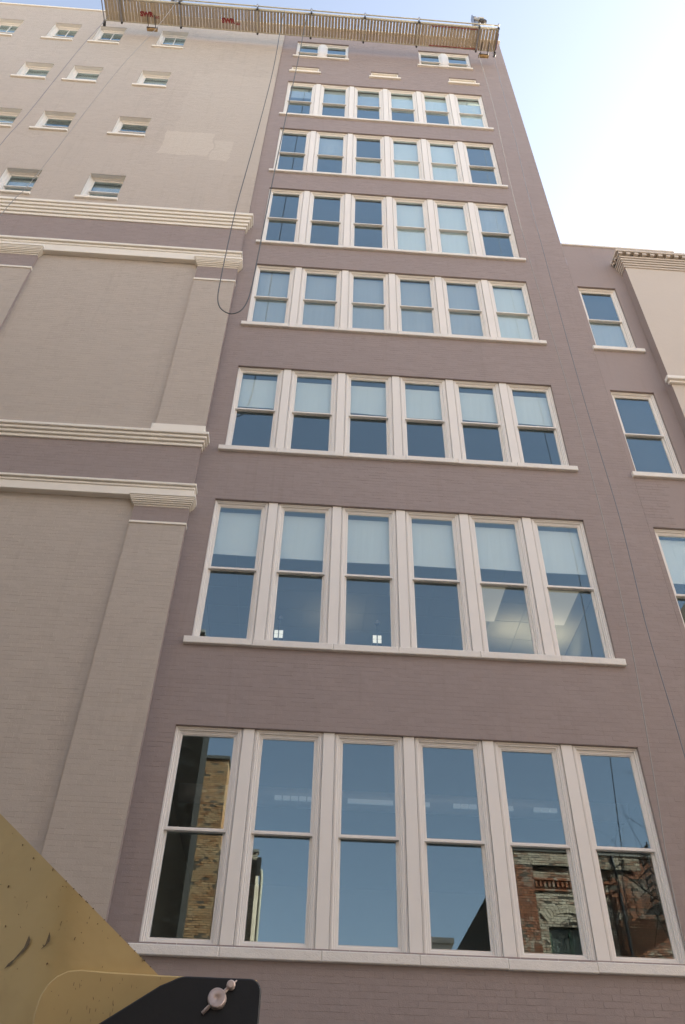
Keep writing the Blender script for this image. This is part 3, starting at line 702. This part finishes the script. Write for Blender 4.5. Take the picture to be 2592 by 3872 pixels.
m = MB(); m.box(.505, .64, -15.8, -15.65, 10.6, 11.1); m.build('bracket', M_iron, b)
# unseen blocks added to hide low sky and bounce warm sunlight onto the walls
def block(x, y, x0, x1, y0, h, label, mat, seed):
    b = empty('bounce_block', (x, y, 0), label, 'building'); rr = random.Random(seed)
    nx_ = int((x1-x0)/3.1); nz_ = int((h-2)/3.6); hs = []
    for i in range(nx_):
        for k in range(nz_): xa = x0+1+i*3.1; hs.append((xa, xa+1.3, 1.6+k*3.6, 3.8+k*3.6))
    m = MB(); wall_o = None
    xs = sorted({x0, x1, *[q[i] for q in hs for i in (0, 1)]}); zs = sorted({0, h, *[q[i] for q in hs for i in (2, 3)]}); HS = set((round(q[0], 3), round(q[2], 3)) for q in hs)
    for i in range(len(xs)-1):
        for k in range(len(zs)-1):
            if (round(xs[i], 3), round(zs[k], 3)) in HS: continue
            m.face([(xs[i+1], y, zs[k]), (xs[i], y, zs[k]), (xs[i], y, zs[k+1]), (xs[i+1], y, zs[k+1])])
    m.box(x0, x1, y0, y-.3, 0, h-.3); m.build('wall', mat, b)
    m = MB(); m.box(x0-.2, x1+.2, y-.3, y+.3, h, h+.5); m.build('cornice', M_cream, b)
    gm = None
    for q in hs:
        if gm is None:
            f_ = MB(); f_.rings(0, 1.3, 0, 2.2, [(0, .0), (0, .12), (.08, .12), (.08, .0)]); f_.box(0, 1.3, .04, .09, 1.07, 1.13); gm = f_.mesh('window', M_casing)
            p_ = MB(); p_.box(.08, 1.22, .0, .006, .08, 2.12); pm = p_.mesh('pane', M_glass)
        o = link('window', gm, None, b); o.location = (q[0]-x, -.14, q[2]); pp = link('pane', pm, None, o)
M_tanwall = paint('warm_tan_masonry', (.52, .42, .31), .9, .1, .6)
block(-26, -16, -48, -6.2, -26, 30.0, 'unseen long tan block added to bounce warm light, behind the dark brick building across the street', M_tanwall, 1)
block(32, -14, 19.5, 44, -30, 26.0, 'unseen tan block added to shape the light, across the street at far right', M_tanwall, 2)
# cream far building
b = empty('cream_building', (8.5, -32, 0), 'small cream building far across the street, reflected at the foot of the fourth window', 'building')
m = MB(); m.box(7.5, 9.2, -36, -32, 0, 13.6); m.build('wall', M_cream, b); m = MB(); m.box(7.35, 9.35, -36.1, -31.9, 13.6, 13.85); m.build('cornice', M_cream, b)
# right brick building with corbels, arched window, pipes and fire escape
bx = empty('corbelled_brick_building', (8, -14, 0), 'weathered red and pale brick building across the street, reflected in the two lowest right windows', 'building')
Y = -14
AW = (8.75, 9.95, 6.0, 8.93)
D0 = 7.86
facade(bx, D0, D0+.62, 0, 10.55, Y+.12, M_br_red, 15, name='pilaster'); facade(bx, D0, D0+3.9, 10.55, 10.95, Y+.12, M_br_pale, 16)
facade(bx, D0+.62, 10.75, 0, 10.55, Y, M_br_pale, 17, holes=[AW]); facade(bx, 10.75, 13.4, 0, 10.95, Y+.02, M_br_red, 18); facade(bx, 13.4, 18, 0, 10.95, Y+.05, M_br_pale, 19)
m = MB(); m.box(D0+.01, 20, -24, Y-.25, 0, 10.95); m.build('side_wall', M_br_dark, bx)  # shade of this side is put into its dark colour
m = MB(); m.box(D0-.03, 20, Y-.3, Y+.16, 10.95, 11.02); m.build('coping', M_conc, bx)
m = MB(); m.box(D0+.62, 10.75, Y, Y+.10, 10.16, 10.22); m.box(D0+.62, 10.75, Y, Y+.05, 9.88, 9.93)
for i in range(17): m.box(D0+.66+i*.125, D0+.72+i*.125, Y, Y+.07, 9.98, 10.14)
m.build('corbel_course', M_br_red, bx)
# arch: brick voussoirs over the window head
m = MB(); cxa = (AW[0]+AW[1])/2; Rr = 1.0; zc = AW[3]-.62
for ring_ in range(2):
    for i in range(15):
        a = math.radians(53+74*i/14); r0 = Rr+ring_*.115; r1 = r0+.105; da = math.radians(2.2)
        pts = [(cxa+r0*math.cos(a-da), zc+r0*math.sin(a-da)), (cxa+r1*math.cos(a-da), zc+r1*math.sin(a-da)), (cxa+r1*math.cos(a+da), zc+r1*math.sin(a+da)), (cxa+r0*math.cos(a+da), zc+r0*math.sin(a+da))]
        m.raw([(p[0], Y+.03, p[1]) for p in pts]+[(p[0], Y-.05, p[1]) for p in pts], [(0, 1, 2, 3), (7, 6, 5, 4), (0, 4, 5, 1), (1, 5, 6, 2), (2, 6, 7, 3), (3, 7, 4, 0)])
m.build('arch', M_br_pale, bx)
m = MB()
for (a0, a1, c0, c1) in ((AW[0], AW[0]+.06, AW[2], AW[3]-.1), (AW[1]-.06, AW[1], AW[2], AW[3]-.1), (cxa-.03, cxa+.03, AW[2], AW[3]), (AW[0], AW[1], 7.2, 7.27)): m.box(a0, a1, Y-.16, Y-.1, c0, c1)
wn = m.build('window', M_green, bx); m = MB(); m.box(AW[0], AW[1], Y-.15, Y-.14, AW[2], AW[3]); m.build('pane', M_glass, wn); m = MB(); m.box(AW[0], AW[1], Y-.24, Y-.22, AW[2], AW[3]); m.build('blind', M_room, wn)
m = MB(); m.tube([(10.93, Y+.12, 11.1), (11.0, Y+.12, 10.35)], .045, 6); m.tube([(11.0, Y+.12, 9.9), (11.02, Y+.12, 3)], .045, 6); m.build('drainpipe', M_iron, bx)
# fire escape
fe = empty('fire_escape', (12.2, -13.4, 9), 'black iron fire escape across the street, reflected in the lowest right window', 'fire escape')
for zf in (9.35, 6.3):
    m = MB()
    for i in range(14): m.box(11.6, 13.3, Y+.12+i*.07, Y+.15+i*.07, zf, zf+.03)
    m.build('platform', M_iron, fe)
    m = MB()
    for i in range(18): m.tube([(11.6+i*.1, Y+1.1, zf), (11.6+i*.1, Y+1.1, zf+.95)], .009, 4)
    for i in range(10): m.tube([(11.6, Y+.1+i*.1, zf), (11.6, Y+.1+i*.1, zf+.95)], .009, 4)
    for zz in (.5, .95): m.tube([(11.6, Y+.1, zf+zz), (11.6, Y+1.1, zf+zz), (13.3, Y+1.1, zf+zz)], .014, 5)
    m.build('railing', M_iron, fe)
m = MB()
for s_ in (0, .45): m.tube([(11.75, Y+.35+s_, 11.1), (11.8, Y+.35+s_, 9.35), (12.9, Y+.35+s_, 6.3)], .022, 5)
for i in range(24):
    t = i/24; z = 11.0-4.7*t; xx = 11.76 if z > 9.35 else 11.8+1.1*(9.35-z)/3.05
    m.box(xx-.04, xx+.04, Y+.35, Y+.80, z, z+.02)
m.build('ladder', M_iron, fe)
m = MB()
for zf in (9.35, 6.3):
    for xx in (11.7, 13.2): m.tube([(xx, Y+.05, zf-.8), (xx, Y+1.05, zf)], .015, 5)
m.build('bracket', M_iron, fe)
# bare tree on the near pavement to the right (mirrored in the right windows)
tr = empty('bare_tree', (11.9, -5.6, 0), 'leafless tree on the pavement, its twigs reflected in the right windows', 'tree')
mb_t, mb_c = MB(), MB(); rt = random.Random(21)
def branch(p, d, L, rad, depth):
    pts = [p]; q = p.copy(); dd = d.copy(); n = 5
    for i in range(n):
        dd = (dd+Vector((rt.gauss(0, .12), rt.gauss(0, .12), .04))).normalized(); q = q+dd*(L/n); pts.append(q.copy())
    (mb_t if depth < 1 else mb_c).tube(pts, [rad*(1-.55*i/n) for i in range(n+1)], 7 if depth < 2 else 4, False)
    if depth >= 5: return
    kids = 4 if depth < 4 else 3
    for k in range(kids):
        i = rt.randint(2, n); ax = Vector((rt.gauss(0, 1), rt.gauss(0, 1), rt.gauss(0, .5))).normalized()
        nd = (dd+ax*rt.uniform(.5, .95)).normalized(); nd.z = max(nd.z, -.05); e_ = pts[i]+nd*L*.7
        if e_.x < 7.4 or e_.y < -8 or e_.y > -3.4 or e_.x > 15.5: continue
        branch(pts[i], nd, L*rt.uniform(.55, .75), rad*(1-.55*i/n)*.65, depth+1)
branch(Vector((11.9, -5.6, 0)), Vector((-.03, 0, 1)), 6.5, .19, 0)
mb_t.build('trunk', M_bark, tr); mb_c.build('crown', M_bark, tr)

# ------------------------------------------------------------------ yellow machine in the near left corner
def yellowmat():
    m, t, p = nodes('worn_yellow_paint'); P = coords(t)
    col = mixc(t, noise(t, 6, 5, P, .6), (.48, .35, .155), (.55, .405, .185))
    n1 = noise(t, 40, 2, coords(t, (2.6, 2.6, .55)), .5)        # small vertical chips
    n2 = noise(t, 11, 3, P, .6)
    chip = math_n(t, 'MULTIPLY', ramp(t, n1, .70, .73), ramp(t, n2, .47, .56), True)
    col = mixc(t, chip, col, (.07, .05, .03))
    col = mixc(t, math_n(t, 'MULTIPLY', ramp(t, noise(t, 3.5, 4, P), .52, .75), .35), col, (.36, .245, .12))
    t.links.new(col, p.inputs['Base Color']); p.inputs['Roughness'].default_value = .55; p.inputs['Specular IOR Level'].default_value = .18
    bump(t, p, noise(t, 5, 3, P), .12, .05); return m
M_yel = yellowmat()
M_blk = paint('black_satin_steel', (.012, .013, .016), .5, .15, 20, bmp=.1, spec=.25)
M_knob = paint('pinkish_brushed_steel', (.50, .40, .36), .38, .12, 40, dirt=.3, bmp=.1, metal=.25)
mc = empty('construction_machine', (.6, -7.2, 0), 'worn yellow machine in the near lower left corner with a black pivot plate', 'machine')
# curved housing: front surface bends back to the left of a soft fold line
def fold(x, z):
    fx = 1.075+.10*(2.30-z)
    d = fx-x
    y = -7.5
    k = math.sqrt(d*d+.0016)-.04
    if d > 0: y += .70*k
    else: y += .10*k
    return y
def on_sheet(x, z):
    y = fold(x, z); q = (y+10)/2.5
    return (1.6864+(x-1.6864)*q, y, 1.65+(z-1.65)*q)
m = MB(); m.sm = True; nx, nz = 40, 44
def edge_x(z): return .788+(2.657-z)*(1.337-.788)/(2.657-2.238)
vs = []; zs_ = [2.238+(i/nz)**1.0*1.05 for i in range(nz+1)]
for z in [1.2]+zs_:
    xe = edge_x(max(z, 2.238)); xl = -1.0
    for i in range(nx+1):
        x = xe+(xl-xe)*(i/nx)**1.6 if True else 0
        vs.append(on_sheet(x, z))
R_ = nx+1
m.raw(vs, [(j*R_+i, (j+1)*R_+i, (j+1)*R_+i+1, j*R_+i+1) for j in range(len(vs)//R_-1) for i in range(nx)])
# thickness: edge strip going back
m.sm = False
for j in range(len(vs)//R_-1):
    a, b2 = vs[j*R_], vs[(j+1)*R_]
    m.face([a, (a[0], a[1]+.7, a[2]), (b2[0], b2[1]+.7, b2[2]), b2])
top = [vs[(len(vs)//R_-1)*R_+i] for i in range(R_)]
for i in range(nx):
    a, b2 = top[i], top[i+1]; m.face([a, (a[0], a[1]+.7, a[2]), (b2[0], b2[1]+.7, b2[2]), b2])
m.build('housing', M_yel, mc)
m = MB(); m.box(-1.0, 1.3, -7.0, -6.4, .45, 2.2); m.build('body', M_yel, mc)
m = MB(); m.box(-1.1, 1.6, -7.45, -6.2, .25, .6); m.build('base_frame', M_blk, mc)
for xx in (-.7, 1.1):
    m = MB(); m.tube([(xx, -7.55, .32), (xx, -7.25, .32)], .32, 24); o = m.build('wheel', M_blk, mc)
    m = MB(); m.tube([(xx, -6.4, .32), (xx, -6.1, .32)], .32, 24); o = m.build('wheel', M_blk, mc)
# pressed bulge in front (rounded left top corner)
pts = [(1.034, 1.9), (1.034, 2.02), (1.036, 2.10), (1.034, 2.14), (1.038, 2.178), (1.050, 2.205), (1.070, 2.226), (1.096, 2.239), (1.130, 2.243), (1.20, 2.240), (1.337, 2.2375), (1.60, 2.235), (1.60, 1.9)]
m = MB(); m.prism(list(reversed(pts)), -7.512, -7.47, .004); me = m.mesh('arm', M_yel, worldloc(mc)); clean(me); link('arm', me, None, mc)
# black pivot plate
def arc(cx_, cz_, r_, a0, a1, n=8): return [(cx_+r_*math.cos(math.radians(a0+(a1-a0)*i/n)), cz_+r_*math.sin(math.radians(a0+(a1-a0)*i/n))) for i in range(n+1)]
pl = [(1.616, 1.9)]+arc(1.616-.030, 2.2165-.030, .030, 0, 90)+arc(1.425, 2.2165-.075, .075, 88, 122, 6)+[(1.357, 2.193), (1.221, 2.104), (1.0, 1.96), (1.0, 1.9)]
m = MB(); m.prism(pl, -7.60, -7.575, .0035); me = m.mesh('pivot_plate', M_blk, worldloc(mc)); clean(me); po = link('pivot_plate', me, None, mc)
def disc(cx_, cz_, prof, n=28):
    m = MB(); m.sm = True; vs = []; 
    for rr2, yy in prof: vs += [(cx_+rr2*math.cos(2*PI*k/n), yy, cz_+rr2*math.sin(2*PI*k/n)) for k in range(n)]
    m.raw(vs, [(j*n+k, j*n+(k+1) % n, (j+1)*n+(k+1) % n, (j+1)*n+k) for j in range(len(prof)-1) for k in range(n)])
    m.sm = False; e = (len(prof)-1)*n; m.f.append(tuple(e+k for k in range(n))); m.mi.append(0); m.smooth.append(False)
    return m
d = disc(1.5065, 2.1655, [(.0235, -7.600), (.0235, -7.616), (.0225, -7.622), (.0195, -7.625), (.0195, -7.625), (.004, -7.6235), (.002, -7.6215)]); me = d.mesh('pin', M_knob, worldloc(mc)); clean(me); po = link('pin', me, None, mc)
d = disc(1.5385, 2.1965, [(.0105, -7.603), (.0115, -7.614), (.0105, -7.622), (.007, -7.6255)], 20); me = d.mesh('knob', M_knob, worldloc(po)); clean(me); link('knob', me, None, po)
m = MB(); m.tube([(1.4735, -7.612, 2.1315), (1.5065, -7.612, 2.1645), (1.5385, -7.612, 2.1965)], .0048, 10); m.tube([(1.5385, -7.612, 2.1965), (1.5525, -7.612, 2.2085)], [.003, .0016], 8); me = m.mesh('handle', M_knob, worldloc(po)); link('handle', me, None, po)
# scuffs: dark scraped paint, thin patches lying on the sheet
def scuff(poly):
    m = MB(); P_ = [on_sheet(x, z) for x, z in poly]; m.raw([(x, y-.004, z) for x, y, z in P_]+[(x, y+.004, z) for x, y, z in P_], [tuple(range(len(poly)))]+[tuple(len(poly)+i for i in range(len(poly)))])
    o = m.build('scuff', M_scuff, mc)
M_scuff = paint('scraped_paint', (.15, .105, .055), .7, .3, 90, bmp=0)
scuff([(.926, 2.238), (.933, 2.252), (.944, 2.262), (.963, 2.292), (.9685, 2.323), (.9745, 2.313), (.975, 2.300), (.966, 2.284), (.948, 2.262), (.938, 2.247)])
scuff([(1.008, 2.289), (1.018, 2.302), (1.0215, 2.334), (1.0265, 2.322), (1.0265, 2.310), (1.019, 2.298)])
# small chips and runs in the paint
def chip(m, x, z, L, w_, lean, plane):
    q = [(x, z), (x+w_*.6, z+L*.35), (x+w_*.5+lean, z+L), (x-w_*.2+lean, z+L*.9), (x-w_*.4, z+L*.3)]
    P_ = [on_sheet(*t) if plane is None else (t[0], plane, t[1]) for t in q]
    o_ = .0035 if plane is None else .0008
    m.raw([(a, b-o_, c) for a, b, c in P_]+[(a, b+.002, c) for a, b, c in P_], [(0, 1, 2, 3, 4), (9, 8, 7, 6, 5)]+[(k, (k+1) % 5+0, (k+1) % 5+5, k+5) for k in range(5)])
rc = random.Random(5); m = MB()
for k in range(55):
    z = 2.23+rc.random()**1.3*.42; x = edge_x(z)-.004-rc.random()**1.4*.42
    if x < .72 or (z < 2.25 and x > 1.0): continue
    big = rc.random()
    chip(m, x, z, .0012+.007*big**3, .0007+.0012*rc.random(), rc.gauss(.0004, .0006), None)
for k in range(34):
    x = 1.05+rc.random()*.30; z = 2.10+rc.random()*.125
    if z < 2.10+(x-1.221)*.65+.01 and x > 1.2: continue
    if x < 1.10 and z > 2.19: continue
    chip(m, x, z, .002+.012*rc.random()**2.2, .0007+.0010*rc.random(), rc.gauss(-.0008, .0008), -7.512)
for k in range(16):        # nicked upper edge of the sheet
    z = 2.25+rc.random()*.25; chip(m, edge_x(z)-.0022, z, .002, .0025, .001, None)
tag(m.build('paint_chips', M_scuff, mc), kind='stuff')
bpy.context.view_layer.update()
